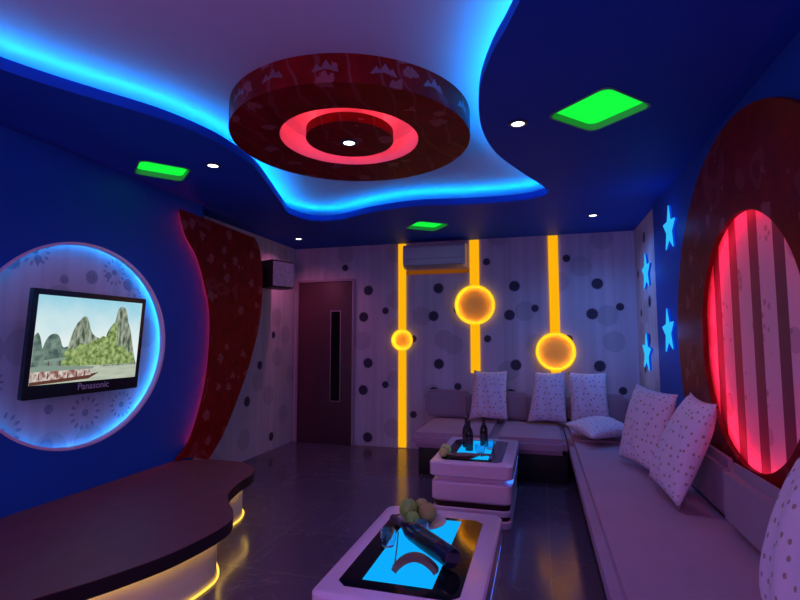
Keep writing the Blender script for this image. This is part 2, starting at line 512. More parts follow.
mb = MB(); mb.tube([(x, y, ZC+.0585) for x, y in offset_poly(coveS, .045)], .012, 'cove_led', closed=True, n=6)
led = mb.build('led_strip', trim1)
mb = MB(); mb.prism(offset_poly(coveS, .016), [offset_poly(coveS, .0005)], 'z', ZC+.0455, ZC+.060, 'blue_ceiling'); mb.build('cove_lip', trim1); led['label'] = 'glowing cyan strip hidden along the cove edge'

# green lights set into the lowered ceiling
gl = [('square green ceiling light nearest, right of the wavy cove', 0), ('green ceiling light at left above the blue wall', 1), ('small green ceiling light farthest away before the air conditioner', 2)]
for (c, a, h), (lab, k) in zip(greens, gl):
    t = thing('ceiling_light', lab, 'light', (c[0], c[1], ZC), 'green square ceiling lights')
    mb = MB(); mb.prism(sq(c, a, h-.002), [sq(c, a, h-.012)], 'z', ZC-.004, ZC+.046, 'green_frame'); mb.build('frame', t)
    mb = MB(); mb.prism(sq(c, a, h-.012), [], 'z', ZC+.036, ZC+.044, 'green'); mb.build('panel', t)

# downlights
def downlight(x, y, z, label):
    t = thing('downlight', label, 'light', (x, y, z), 'white recessed downlights')
    mb = MB(); mb.lathe([(.036, -.008), (.052, -.006), (.056, -.001), (.054, .0), (.036, 0), (.036, -.008)], 'lamp_trim', Matrix.Translation((x, y, z))); mb.build('trim_ring', t)
    mb = MB(); mb.lathe([(0, -.010), (.024, -.009), (.036, -.005), (.036, -.0005), (0, -.0005)], 'white_lamp', Matrix.Translation((x, y, z))); mb.build('lens', t)
    return t
dl = [downlight(-2.226, 2.923, ZC, 'white downlight at left beside the green ceiling light'),
      downlight(-.095, 2.821, ZC, 'white downlight just right of the wavy cove'),
      downlight(-2.84, 5.40, ZC, 'small white downlight near the door and loudspeaker'),
      downlight(.539, 5.175, ZC, 'small white downlight in the far right corner by the wallpaper')]

# ------------------------------------------------------------------ floral red disc under the ceiling
DC = (-1.125, 2.835)
t = thing('ceiling_disc', 'large round dark red floral ceiling disc with a glowing red ring', 'ceiling decoration', (DC[0], DC[1], ZU))
R0, R1, R2 = .745, .430, .272
mb = MB(); mb.prism(circ(*DC, R0, n=96), [circ(DC[0]+.005, DC[1]-.05, R1, n=80)], 'z', ZC, ZU-.0005, 'red')
# pale pointed motif printed along the side of the disc
for k in range(16):
    a0 = 2*PI*k/16+.1; pts = [(0, 0), (.03, .042), (.05, .022), (.075, .062), (.10, .028), (.115, .04), (.14, 0)]
    vs = [(DC[0]+(R0+.0012)*math.cos(a0+u/R0), DC[1]+(R0+.0012)*math.sin(a0+u/R0), ZC+.055+v) for u, v in pts]
    mb.faces(vs, [range(7)], 'red_flower')
mb.build('outer_ring', t)
c2 = (DC[0]+.005, DC[1]-.05)
mb = MB(); mb.lathe([(R1-.001, -.146), (R1-.001, -.035), (R1-.004, -.012), (R1-.03, 0), (R2-.06, 0)], 'pink_groove', Matrix.Translation((c2[0], c2[1], ZU-.002)), n=80); mb.build('groove', t)
mb = MB(); mb.prism(circ(*c2, R2, n=72), [], 'z', ZC-.002, ZC+.055, 'red'); mb.build('inner_disc', t)
mb = MB(); mb.prism(circ(*c2, .06, n=24), [], 'z', ZC+.055, ZU-.001, 'red'); mb.build('stem', t)
mb = MB(); mb.tube([(x, y, ZC+.068) for x, y in circ(*c2, R2-.05, n=72)], .009, 'ring_led', closed=True, n=6); mb.build('led_ring', t)
dl.append(downlight(-1.135, 2.806, ZC-.002, 'white downlight in the middle of the red floral disc'))

# ------------------------------------------------------------------ blue false wall on the left with the round niche
NC = (2.65, 1.32); NRY, NRZ = .735, .685
edge = catmull([(3.80, 2.60), (3.86, 2.45), (3.97, 2.25), (4.12, 2.0), (4.25, 1.63), (4.23, 1.17), (4.12, .81), (3.95, .48), (3.80, .30), (3.7, 0)], False, 5)
mb = MB()
mb.prism([(YR, 0)]+edge[::-1]+[(YR, ZC)], [circ(*NC, NRY, NRZ, n=96)], 'x', XBL, XBL-.03, 'blue_wall')
mb.prism([(edge[k][0]-.002, edge[k][1]) for k in range(len(edge))]+[(edge[k][0]-.06, edge[k][1]) for k in range(len(edge)-1, -1, -1)], [], 'x', XBL-.0305, XL+.001, 'blue_wall')
trim2 = structure(mb.build('trim_2', ang=25))
mb = MB(); mb.prism(circ(*NC, NRY+.012, NRZ+.012, n=96), [circ(*NC, NRY-.006, NRZ-.006, n=96)], 'x', XBL+.004, XBL-.034, 'white_lacquer')
o = mb.build('niche_rim', trim2); o['label'] = 'pale thin rim of the round niche'
mb = MB(); mb.prism(circ(*NC, NRY+.10, NRZ+.10, n=72), [], 'x', XBL-.092, XBL-.11, 'paperY')
xd = XBL-.0905
for y, z, r in ((2.20, .80, .12), (2.76, .84, .12), (3.07, .86, .10), (2.34, 1.92, .1), (2.95, 1.86, .10), (3.15, 1.70, .07), (2.1, 1.1, .1)):
    wheel(mb, 'x', xd, y, z, r, 'dot_pale')
for y, z, r in ((2.76, 1.80, .055), (2.55, 1.76, .035), (2.2, 1.83, .055), (2.36, 1.87, .03), (3.08, 1.78, .05), (2.9, 1.83, .03), (2.49, .90, .035), (2.48, .66, .06), (3.2, 1.28, .02), (3.15, 1.1, .03), (3.22, 1.5, .03)):
    fringe(mb, 'x', xd, y, z, r, 'dot_pale')
o = mb.build('niche_panel', trim2); o['label'] = 'pale flowered paper inside the round niche'
mb = MB(); mb.tube([(XBL-.062, NC[0]+(NRY+.045)*math.cos(2*PI*k/96), NC[1]+(NRZ+.045)*math.sin(2*PI*k/96)) for k in range(96)], .010, 'niche_led', closed=True, n=6)
o = mb.build('led_ring', trim2); o['label'] = 'blue glowing ring behind the niche rim'

# wavy red panel standing in front of the blue wall's end
lft = [(3.457, 2.47), (3.545, 2.263), (3.73, 2.055), (3.90, 1.63), (3.905, 1.165), (3.83, .808), (3.683, .483), (3.52, .35), (3.63, .35)]
rgt = [(3.93, .26), (4.15, .46), (4.409, .843), (4.575, 1.14), (4.735, 1.569), (4.77, 2.0), (4.70, 2.33), (4.594, 2.45)]
wl = catmull(lft, False, 5); wr = catmull(rgt, False, 5)
t = thing('wavy_panel', 'tall wavy dark red floral wall panel right of the round niche', 'wall panel', (-2.96, 4.0, .27))
mb = MB(); mb.prism(wl+wr, [], 'x', -2.94, -2.965, 'red'); mb.build('panel', t)
mb = MB(); mb.tube([(-2.983, y+.085, z) for y, z in wl[:-9]], .007, 'red_led', n=6); o = mb.build('led_strip', t); o['label'] = 'red glowing strip behind the left edge'
for z in (.6, 1.3, 2.0): mb = MB(); mb.box(-2.998, -2.965, 4.03, 4.09, z, z+.05, 'black'); mb.build('bracket', t)
#lamp('AREA', 'panel_glow', (-3.03, 4.62, 2.0), .5, (1, .02, .03), t, size=(.08, .5), rot=(0, math.radians(60), math.radians(0)))

# ------------------------------------------------------------------ television
TX = -2.955
t = thing('television', 'black flat television in the round niche showing karst islands', 'television', (TX, 2.63, .985))
ty0, ty1, tz0, tz1 = 2.205, 3.075, .99, 1.665
mb = MB(); mb.prism(rrect(ty0, ty1, tz0, tz1, .012), [], 'x', TX, TX-.032, 'bezel'); mb.build('case', t)
mb = MB(); mb.box(TX-.165, TX-.032, 2.5, 2.76, 1.2, 1.46, 'black'); mb.build('wall_bracket', t)
# screen: one flat picture, all its areas faces of a single mesh
S0, S1, T0, T1 = ty0+.034, ty1-.034, tz0+.085, tz1-.036
M['sky'] = None
def sky():
    m, nt, b = newmat('screen_sky')
    b.inputs['Base Color'].default_value = (0, 0, 0, 1); b.inputs['Specular IOR Level'].default_value = 0
    tc = nt.nodes.new('ShaderNodeTexCoord'); sx = nt.nodes.new('ShaderNodeSeparateXYZ'); nt.links.new(tc.outputs['Object'], sx.inputs[0])
    f = math_node(nt, 'MULTIPLY_ADD', sx.outputs['Z'], 1/(T1-T0), -(T0-.985)/(T1-T0))
    n = nt.nodes.new('ShaderNodeTexNoise'); n.inputs['Scale'].default_value = 5; nt.links.new(tc.outputs['Object'], n.inputs['Vector'])
    f = math_node(nt, 'ADD', f, math_node(nt, 'MULTIPLY_ADD', n.outputs['Fac'], .5, -.25))
    r = nt.nodes.new('ShaderNodeValToRGB'); e = r.color_ramp.elements
    e[0].position = .45; e[0].color = (*lin(222, 234, 232), 1); e[1].position = 1; e[1].color = (*lin(150, 205, 222), 1)
    nt.links.new(f, r.inputs[0]); nt.links.new(r.outputs[0], b.inputs['Emission Color']); b.inputs['Emission Strength'].default_value = 1.05
    return m
M['sky'] = sky()
M['isle_far'] = emission_noise('isle_far', lin(70, 92, 88), lin(125, 148, 135), 16)
M['isle'] = emission_noise('isle_rock', lin(70, 84, 66), lin(168, 178, 160), 26, stretch=(1, 1.6, .5))
M['bush'] = emission_noise('isle_bush', lin(92, 118, 62), lin(165, 186, 120), 30)
M['water'] = emission_noise('screen_water', lin(172, 182, 165), lin(190, 196, 178), 6, stretch=(1, 1, 8))
M['boat'] = emission_noise('boat', lin(140, 84, 78), lin(214, 205, 196), 34, stretch=(1, 1, .8))
M['roof_b'] = E('boat_roof', lin(130, 150, 138), 1)
M['hull'] = E('boat_hull', lin(95, 55, 48), 1)
scr = MB()
def pic(poly, d, m):
    vs = [(TX+.001+d*.0004, S0+u*(S1-S0), T0+v*(T1-T0)) for u, v in poly]
    scr.faces(vs, [list(range(len(vs)))], m)
pic([(0, 0), (1, 0), (1, 1), (0, 1)], 0, 'sky')
pic([(0, 0), (1, 0), (1, .20), (0, .22)], 1, 'water')
def ridge(pts, base): return [(pts[0][0], base)]+catmull(pts, False, 4)+[(pts[-1][0], base)]
pic(ridge([(0, .54), (.025, .58), (.05, .52), (.07, .42), (.09, .33)], .2), 2, 'isle_far')
pic(ridge([(.06, .3), (.085, .46), (.12, .55), (.17, .57), (.205, .53), (.24, .42), (.29, .42), (.33, .33)], .2), 2, 'isle_far')
pic(ridge([(.27, .3), (.295, .50), (.33, .66), (.365, .73), (.40, .78), (.43, .77), (.455, .70), (.48, .61), (.52, .55), (.60, .5)], .24), 3, 'isle')
pic(ridge([(.60, .3), (.64, .58), (.69, .70), (.715, .74), (.73, .87), (.76, .93), (.80, .92), (.83, .87), (.86, .73), (.90, .60), (.93, .44), (.96, .30), (.985, .2)], .17), 3, 'isle')
pic(ridge([(.24, .26), (.26, .36), (.31, .41), (.34, .39), (.40, .46), (.45, .44), (.50, .49), (.55, .50), (.60, .55), (.64, .54), (.68, .66), (.715, .73), (.745, .62), (.755, .46), (.80, .41), (.84, .43), (.88, .34), (.93, .33), (.97, .2)], .19), 4, 'bush')
pic([(0, 0), (.50, .03), (.60, .10), (.50, .085), (0, .06)], 5, 'hull')
pic([(0, .035), (.52, .075), (.50, .15), (0, .15)], 6, 'boat')
for u in (.06, .13, .21, .30, .38, .45): pic([(u, .06), (u+.012, .06), (u+.010, .13), (u+.003, .13)], 8, 'hull')
pic([(0, .145), (.53, .15), (.55, .175), (.30, .20), (.10, .215), (0, .20)], 7, 'roof_b')
pic([(.09, .245), (.26, .265), (.285, .305), (.22, .295), (.09, .275)], 7, 'roof_b')
pic([(.13, .21), (.138, .21), (.138, .26), (.13, .26)], 7, 'hull')
pic([(.22, .20), (.228, .20), (.228, .28), (.22, .28)], 7, 'hull')
o = scr.build('screen', t, smooth=False); o['label'] = 'lit screen with green karst islands, water and boat'
fc = bpy.data.curves.new('logo_text', 'FONT'); fc.body = 'Panasonic'; fc.size = .062; fc.align_x = 'CENTER'; fc.extrude = .001
fo = bpy.data.objects.new('logo_text', fc); C.objects.link(fo)
bpy.context.view_layer.update()
me = bpy.data.meshes.new_from_object(fo.evaluated_get(bpy.context.evaluated_depsgraph_get()))
bpy.data.objects.remove(fo)
me.materials.clear(); me.materials.append(M['letter'])
lo = bpy.data.objects.new('lettering', me); C.objects.link(lo); lo.parent = t
lo.matrix_local = Matrix.Translation(Vector((TX+.0015, 2.69, 1.022))-Vector(t['_o'])) @ Matrix(((0, 0, 1, 0), (1, 0, 0, 0), (0, 1, 0, 0), (0, 0, 0, 1)))
t.rotation_euler.y = math.radians(4.3)
lo['label'] = 'silver lettering on the lower bezel'

# ------------------------------------------------------------------ stage
st = [(-2.998, .60), (-2.30, .70), (-2.12, 1.15), (-1.96, 1.52), (-1.83, 1.76), (-1.735, 2.0), (-1.70, 2.19), (-1.690, 2.37), (-1.712, 2.51), (-1.793, 2.64), (-1.907, 2.76), (-2.02, 2.92),
      (-2.095, 3.15), (-2.135, 3.38), (-2.25, 3.57), (-2.464, 3.68), (-2.75, 3.69), (-2.998, 3.56)]
sp = [st[0]]+catmull(st[1:-1], False, 5)+[st[-1]]
t = thing('stage', 'low dark brown wavy stage with amber light underneath along the blue wall', 'stage', (-2.5, 2.2, 0))
mb = MB(); mb.prism(sp, [], 'z', .262, .328, 'stage_edge'); mb.prism(sp, [], 'z', .3285, .332, 'stage_top', side='stage_top'); mb.build('top', t, ang=30)
inner = [p for p in offset_poly(sp, -.085)]
inner = [(max(x, -2.998), y) for x, y in inner]
mb = MB(); mb.prism(inner, [], 'z', .0, .262, 'stage_base'); mb.build('base', t, ang=30)
fl = [p for p in offset_poly(sp, -.075) if p[0] > -2.9]
mb = MB(); mb.tube([(x, y, .008) for x, y in fl], .007, 'stage_led', n=6, caps=True); o = mb.build('led_strip', t); o['label'] = 'amber glowing strip at the foot of the stage'
fl2 = [p for p in offset_poly(sp, -.045) if p[0] > -2.9]
mb = MB(); mb.tube([(x, y, .252) for x, y in fl2], .006, 'stage_led_under', n=6, caps=True); o = mb.build('led_strip', t); o['label'] = 'amber glowing strip under the stage edge'

# ------------------------------------------------------------------ door and back wall fittings
YD = YB-.03
mb = MB()
mb.prism([(DX0-.03, 0), (DX0-.03, DZ1+.03), (DX1+.03, DZ1+.03), (DX1+.03, 0), (DX1, 0), (DX1, DZ1), (DX0, DZ1), (DX0, 0)], [], 'y', YB-.035, YB, 'door_frame')
mb.box(DX0+.002, DX1-.002, YB-.022, YB-.001, .004, DZ1-.002, 'door', bev=.003)
d = structure(mb.build('door_1')); d['label'] = 'dark maroon door with a narrow black window'
mb = MB(); mb.box(-2.68, -2.53, YB-.028, YB-.0225, .545, 1.74, 'door_frame', bev=.002); mb.build('window_frame', d)
mb = MB(); mb.box(-2.668, -2.542, YB-.030, YB-.026, .557, 1.728, 'door_glass'); mb.build('window_pane', d)
mb = MB(); mb.tube([(-2.44, YB-.02, 1.0), (-2.44, YB-.06, 1.0), (-2.53, YB-.06, 1.0)], .009, 'metal'); mb.build('door_handle', d)

# amber light strips
def strip(name, label, x, z0, z1, w, dz, dr):
    t = thing(name, label, 'light strip', (x, YB-.02, z0), 'amber light strips on the back wall')
    for a, b in ((z0, dz-dr+.01), (dz+dr-.01, z1)):
        if b > a:
            mb = MB(); mb.box(x-w/2, x+w/2, YB-.024, YB-.001, a, b, 'amber', bev=.003); mb.build('strip', t)
    mt = Matrix.Translation((x, YB, dz)) @ Matrix.Rotation(PI/2, 4, 'X')
    mb = MB(); mb.lathe([(0, .004), (dr-.004, .004), (dr-.004, .002), (0, .002)], 'amber_paint', mt, n=48); mb.build('dish', t)
    mb = MB(); mb.lathe([(dr-.004, .002), (dr-.004, .046), (dr-.020, .046), (dr-.020, .052), (dr, .052), (dr, .002)], 'amber_rim', mt, n=48); mb.build('glow_rim', t)
    mb = MB(); mb.tube([(x+(dr-.011)*math.cos(2*PI*k/48), YB-.030, dz+(dr-.011)*math.sin(2*PI*k/48)) for k in range(48)], .005, 'amber_led', closed=True, n=6); mb.build('led_ring', t)
    return t
s1 = strip('light_strip', 'tall amber light strip reaching the floor with the smallest disc', -1.69, .01, 2.59, .10, 1.35, .135)
mb = MB(); mb.box(-1.635, -.825, YB-.024, YB-.001, 2.185, 2.235, 'amber_dim', bev=.003); o = mb.build('cross_strip', s1); o['label'] = 'dim amber strip under the air conditioner'
strip('light_strip', 'amber light strip with the largest disc right of the air conditioner', -.762, .95, 2.59, .115, 1.78, .245)
strip('light_strip', 'rightmost amber light strip with its disc low above the pillows', .172, .945, 2.59, .112, 1.215, .225)

# air conditioner
t = thing('air_conditioner', 'white wall air conditioner between two amber light strips', 'air conditioner', (-1.25, YB-.1, 2.245))
mb = MB()
prof = [(YB-.001, 2.245), (YB-.13, 2.245), (YB-.185, 2.275), (YB-.20, 2.34), (YB-.195, 2.50), (YB-.17, 2.535), (YB-.001, 2.54)]
mb.prism(prof, [], 'x', -1.63, -.85, 'ac'); mb.build('case', t, ang=30)
mb = MB(); mb.prism([(YB-.135, 2.243), (YB-.19, 2.272), (YB-.194, 2.280), (YB-.192, 2.268), (YB-.137, 2.239)], [], 'x', -1.60, -.88, 'ac_dark'); mb.build('louvre', t)
mb = MB(); mb.box(-1.61, -.87, YB-.204, YB-.192, 2.35, 2.356, 'ac_dark'); mb.build('panel_seam', t)

# loudspeaker in the corner
t = thing('loudspeaker', 'black box loudspeaker mounted high in the corner above the door', 'loudspeaker', (-3.1, 5.45, 2.0))
def rot_box(mb, c, ax, hx, hy, z0, z1, m, bev=.012):
    r = bmesh.ops.create_cube(mb.bm, size=1); i = mb.mi(m)
    R = Matrix.Rotation(ax, 3, 'Z')
    for v in r['verts']:
        p = R @ Vector((v.co.x*2*hx, v.co.y*2*hy, 0)); v.co = Vector((c[0]+p.x, c[1]+p.y, z0+(v.co.z+.5)*(z1-z0)))
    es = list({e for v in r['verts'] for e in v.link_edges})
    for f in {f for v in r['verts'] for f in v.link_faces}: f.material_index = i
    q = bmesh.ops.bevel(mb.bm, geom=es, offset=bev, segments=2, affect='EDGES')
    for f in q['faces']: f.material_index = i
# speaker front faces the room (towards -y, slightly +x)
SA = math.radians(68)
sc_ = (-3.03, 5.22)
mb = MB(); rot_box(mb, sc_, SA, .165, .125, 1.965, 2.29, 'speaker'); mb.build('cabinet', t)
fdir = Vector((math.sin(SA), -math.cos(SA)))
mb = MB(); rot_box(mb, (sc_[0]+fdir.x*.127, sc_[1]+fdir.y*.127), SA, .15, .006, 1.985, 2.27, 'speaker_face', .003); o = mb.build('grille', t); o['label'] = 'grille with violet light painted into its colour'
mb = MB(); mb.box(XL+.001, -3.10, 5.20, 5.26, 2.12, 2.2, 'speaker'); mb.build('wall_bracket', t)

# ------------------------------------------------------------------ right wall: red ring round a striped oval, stars
OC = (2.81, 1.36); IC = (2.77, 1.355)
t = thing('wall_ring', 'huge round dark red floral wall ring above the right sofa', 'wall decoration', (1.0, 2.87, .22))
mb = MB(); mb.prism(circ(*OC, 1.125, 1.11, n=110), [circ(*IC, .625, .625, n=90)], 'x', .955, .980, 'red'); mb.build('ring', t, ang=25)
mb = MB(); mb.prism(circ(*OC, 1.06, 1.05, n=90), [circ(*OC, 1.02, 1.01, n=90)], 'x', .9805, XR-.0205, 'red'); mb.build('spacer', t)
mb = MB(); mb.prism(circ(*IC, .86, .86, n=72), [], 'x', XR-.026, XR-.0205, 'stripe'); o = mb.build('striped_panel', t); o['label'] = 'striped flowered paper lit red'
mb = MB(); mb.tube([(.987, IC[0]+.685*math.cos(2*PI*k/90), IC[1]+.685*math.sin(2*PI*k/90)) for k in range(90)], .006, 'oval_led', closed=True, n=6); o = mb.build('led_ring', t); o['label'] = 'red glowing ring behind the hole edge'

def star(label, x, y, z, r, tilt):
    n = 5; pts = []
    for k in range(10):
        rr = r if k % 2 == 0 else r*.42; a = PI/2+tilt+k*PI/5
        pts.append((y+rr*math.cos(a), z+rr*math.sin(a)))
    t = thing('wall_star', label, 'wall star', (x, y, z-r), 'glowing blue wall stars')
    mb = MB(); mb.prism(pts, [], 'x', x-.018, x, 'star_side'); mb.build('body', t, smooth=False)
    mb = MB(); mb.prism(offset_poly(pts, .004), [], 'x', x-.024, x-.0185, 'star_face'); mb.build('face', t, smooth=False)
    lamp('POINT', 'star_glow', (x-.16, y, z), 1.1, (.03, .22, 1), t, size=.06)
star('glowing blue star on the blue wall, upper of two', XR-.021, 4.33, 2.24, .19, .05)
star('glowing blue star on the blue wall, lower of two', XR-.021, 4.50, 1.42, .19, -.1)
star('glowing blue star on the wallpaper, upper of two', XR-.001, 5.38, 2.03, .19, -.05)
star('glowing blue star on the wallpaper, lower of two', XR-.001, 5.50, 1.22, .20, .1)

# ------------------------------------------------------------------ sofas
def cush(mb, x0, x1, y0, y1, z0, z1, m, bev=.05, puff=.012):
    """upholstered block: bevelled, finely cut and slightly crowned"""
    b2 = bmesh.new(); r = bmesh.ops.create_cube(b2, size=1)
    for v in b2.verts: v.co = Vector(((x0+x1)/2+v.co.x*(x1-x0), (y0+y1)/2+v.co.y*(y1-y0), (z0+z1)/2+v.co.z*(z1-z0)))
    bmesh.ops.bevel(b2, geom=list(b2.edges), offset=bev, segments=4, affect='EDGES')
    bmesh.ops.subdivide_edges(b2, edges=[e for e in b2.edges if e.calc_length() > .2], cuts=6, use_grid_fill=True)
    cx, cy, cz = (x0+x1)/2, (y0+y1)/2, (z0+z1)/2
    i = mb.mi(m); vm = {}
    for v in b2.verts:
        u, w, q = (v.co.x-cx)/(x1-x0)*2, (v.co.y-cy)/(y1-y0)*2, (v.co.z-cz)/(z1-z0)*2
        p = v.co.copy()
        if q > .99: p.z += puff*(1-u*u)*(1-w*w)
        vm[v] = mb.bm.verts.new(p)
    for f in b2.faces:
        g = mb.bm.faces.new([vm[v] for v in f.verts]); g.material_index = i
    b2.free()
SX = .235
t = thing('sofa', 'long mauve sofa section running along the right wall', 'sofa', (.65, 3.2, 0))
mb = MB(); mb.box(SX+.06, .94, .50, 6.04, .0, .27, 'sofa_base', bev=.01); mb.build('base', t)
for a, b in ((.48, 1.25), (1.255, 4.88), (4.885, 6.04)):
    mb = MB(); cush(mb, SX, .948, a, b, .271, .425, 'sofa', .045); mb.build('seat_cushion', t)
mb = MB(); cush(mb, .852, .952, .48, 2.86, .436, .75, 'sofa_back', .045); mb.build('backrest', t)
mb = MB(); cush(mb, .885, .952, 2.875, 4.9, .436, .745, 'sofa_back', .045); mb.build('backrest', t)
mb = MB(); cush(mb, .92, 1.035, 5.0, 6.04, .436, .70, 'sofa_back', .035); mb.build('backrest', t)
mb = MB(); cush(mb, .275, .90, 5.86, 6.02, .436, .74, 'sofa_back', .035); mb.build('backrest', t)
t = thing('sofa', 'grey sofa section along the back wall behind the small table', 'sofa', (-.5, 5.5, 0))
mb = MB(); mb.box(-1.22, SX-.01, 4.96, 6.02, 0, .27, 'sofa_base', bev=.01); mb.build('base', t)
for a, b in ((-1.28, -.455), (-.45, SX-.012)):
    mb = MB(); cush(mb, a, b, 4.87, 6.0, .271, .42, 'sofa', .045); mb.build('seat_cushion', t)
for a, b in ((-1.36, -.82), (-.815, -.13), (-.125, .232)):
    mb = MB(); cush(mb, a, b, 5.86, 6.02, .436, .74, 'sofa_back', .035); mb.build('backrest', t)

# ------------------------------------------------------------------ pillows from four corners
def pillow(label, bl, br, tr, tl, th, group='dotted white pillows'):
    bl, br, tr, tl = map(Vector, (bl, br, tr, tl))
    nrm = (br-bl).cross(tl-bl).normalized(); n = 18
    bm = bmesh.new(); uvl = bm.loops.layers.uv.new('UVMap'); grid = {}; uvs = {}
    W = ((br-bl).length+(tr-tl).length)/2; H = ((tl-bl).length+(tr-br).length)/2
    for sgn in (1, -1):
        for a in range(n+1):
            for b in range(n+1):
                u, v = a/n*2-1, b/n*2-1
                edge_ = (a in (0, n) or b in (0, n))
                if edge_ and sgn == -1:
                    grid[sgn, a, b] = grid[1, a, b]; continue
                # edges bow inwards between the pointed corners
                uu = u*(1-.07*(1-v*v)*abs(u)**3); vv = v*(1-.07*(1-u*u)*abs(v)**3)
                s, tt = (uu+1)/2, (vv+1)/2
                p = bl*(1-s)*(1-tt)+br*s*(1-tt)+tr*s*tt+tl*(1-s)*tt
                f = ((1-abs(u)**2.4)*(1-abs(v)**2.4))**.55
                wr = .006*math.sin(9*u+3*v+sgn)*f
                p = p+nrm*sgn*(th/2*f+wr)
                vt = bm.verts.new(p); grid[sgn, a, b] = vt; uvs[vt] = ((s+.45*th/W*u*abs(u)**7)*W*2, (tt+.45*th/H*v*abs(v)**7)*H*2)
    for sgn in (1, -1):
        for a in range(n):
            for b in range(n):
                q = [grid[sgn, a, b], grid[sgn, a+1, b], grid[sgn, a+1, b+1], grid[sgn, a, b+1]]
                f = bm.faces.new(q if sgn == 1 else q[::-1]); f.smooth = True
                for lp in f.loops: lp[uvl].uv = uvs[lp.vert]
    me = bpy.data.meshes.new('pillow'); bm.to_mesh(me); bm.free(); me.materials.append(M['pillow'])
    o = bpy.data.objects.new('pillow', me); C.objects.link(o)
    recenter(o); tag(o, label, 'pillow', group)
    return o
pillow('white dotted pillow standing alone left on the back sofa', (-.80, 5.67, .450), (-.365, 5.67, .450), (-.37, 5.76, 1.0), (-.745, 5.76, 1.0), .15)
pillow('white dotted pillow on the back sofa, left of the close pair', (-.155, 5.66, .450), (.265, 5.66, .450), (.255, 5.75, 1.0), (-.07, 5.75, 1.0), .15)
pillow('white dotted pillow on the back sofa, right of the close pair', (.30, 5.66, .452), (.70, 5.66, .452), (.68, 5.75, 1.0), (.285, 5.75, 1.0), .15)
pillow('white dotted pillow lying flat in the sofa corner', (.20, 5.14, .53), (.40, 4.50, .525), (.80, 4.84, .55), (.66, 5.50, .55), .15)
pillow('white dotted pillow leaning on right sofa, partly behind the nearer one', (.56, 4.16, .455), (.715, 3.66, .455), (.85, 3.57, 1.0), (.70, 4.14, 1.02), .16)
pillow('large white dotted pillow leaning in the middle of the right sofa', (.645, 3.52, .475), (.68, 2.96, .458), (.85, 2.84, 1.03), (.83, 3.22, 1.05), .16)
pillow('white dotted pillow cut off by the right edge of the photo', (.72, 2.06, .455), (.64, 1.55, .455), (.80, 1.50, .98), (.845, 2.00, .98), .15)

# ------------------------------------------------------------------ coffee tables
def make_table(label, y0):
    x0, x1, y1 = -.818, -.205, y0+.985
    t = thing('coffee_table', label, 'table', ((x0+x1)/2, (y0+y1)/2, 0), 'white tables with lit screens')
    c = .035
    oct_ = lambda a: [(x0+a+c, y0+a), (x1-a-c, y0+a), (x1-a, y0+a+c), (x1-a, y1-a-c), (x1-a-c, y1-a), (x0+a+c, y1-a), (x0+a, y1-a-c), (x0+a, y0+a+c)]
    rr = lambda a, r=.05: rrect(x0+a, x1-a, y0+a, y1-a, r)
    def slab(mb, a, z0, z1, m, b=.008):
        # rounded slab with softened top and bottom edges
        mb.prism(rr(a), [], 'z', z0+b, z1-b, m)
        for zz, k in ((z1-b, 1), (z0+b, -1)):
            A = rr(a); B = rr(a+b); n = len(A)
            vs = [(p[0], p[1], zz) for p in A]+[(p[0], p[1], zz+k*b) for p in B]
            mb.faces(vs, [[i, (i+1) % n, n+(i+1) % n, n+i][::k] for i in range(n)]+[list(range(n, 2*n))[::k]], m)
    mb = MB(); slab(mb, 0, .348, .45, 'white_lacquer'); mb.build('top', t)
    mb = MB(); slab(mb, .045, .312, .347, 'white_lacquer', .003); mb.build('neck', t)
    mb = MB(); mb.box(x1-.0445, x1-.006, y0+.06, y1-.06, .318, .338, 'table_led'); o = mb.build('light_bar', t); o['label'] = 'blue glowing bar in the gap under the top'
    mb = MB(); slab(mb, .012, .168, .312, 'white_lacquer', .014); mb.build('drawer_box', t)
    mb = MB(); slab(mb, .03, .128, .167, 'dark_band', .003); slab(mb, .02, .085, .127, 'white_lacquer', .006)
    slab(mb, .03, .055, .084, 'dark_band', .003); slab(mb, .02, .0, .054, 'white_lacquer', .006); mb.build('plinth', t)
    cp = [(x0+.07+c, y0+.085), (x1-.085-c, y0+.085), (x1-.085, y0+.085+c), (x1-.085, y1-.12-c), (x1-.085-c, y1-.12), (x0+.07+c, y1-.12), (x0+.07, y1-.12-c), (x0+.07, y0+.085+c)]
    mb = MB(); mb.prism(cp, [], 'z', .4500, .453, 'black_glass'); mb.build('glass_inset', t)
    mb = MB(); mb.prism([(x0+.155, y0+.145), (x1-.19, y0+.145), (x1-.19, y1-.155), (x0+.155, y1-.155)], [], 'z', .453, .4538, 'screen_blue'); mb.build('lit_screen', t)
    return t
tb = make_table('near white coffee table with fruit and lying bottle on its lit screen', 1.665)
copy_thing(tb, (tb.location.x, tb.location.y+1.985, 0), label='far white coffee table in front of the back sofa with standing bottles')

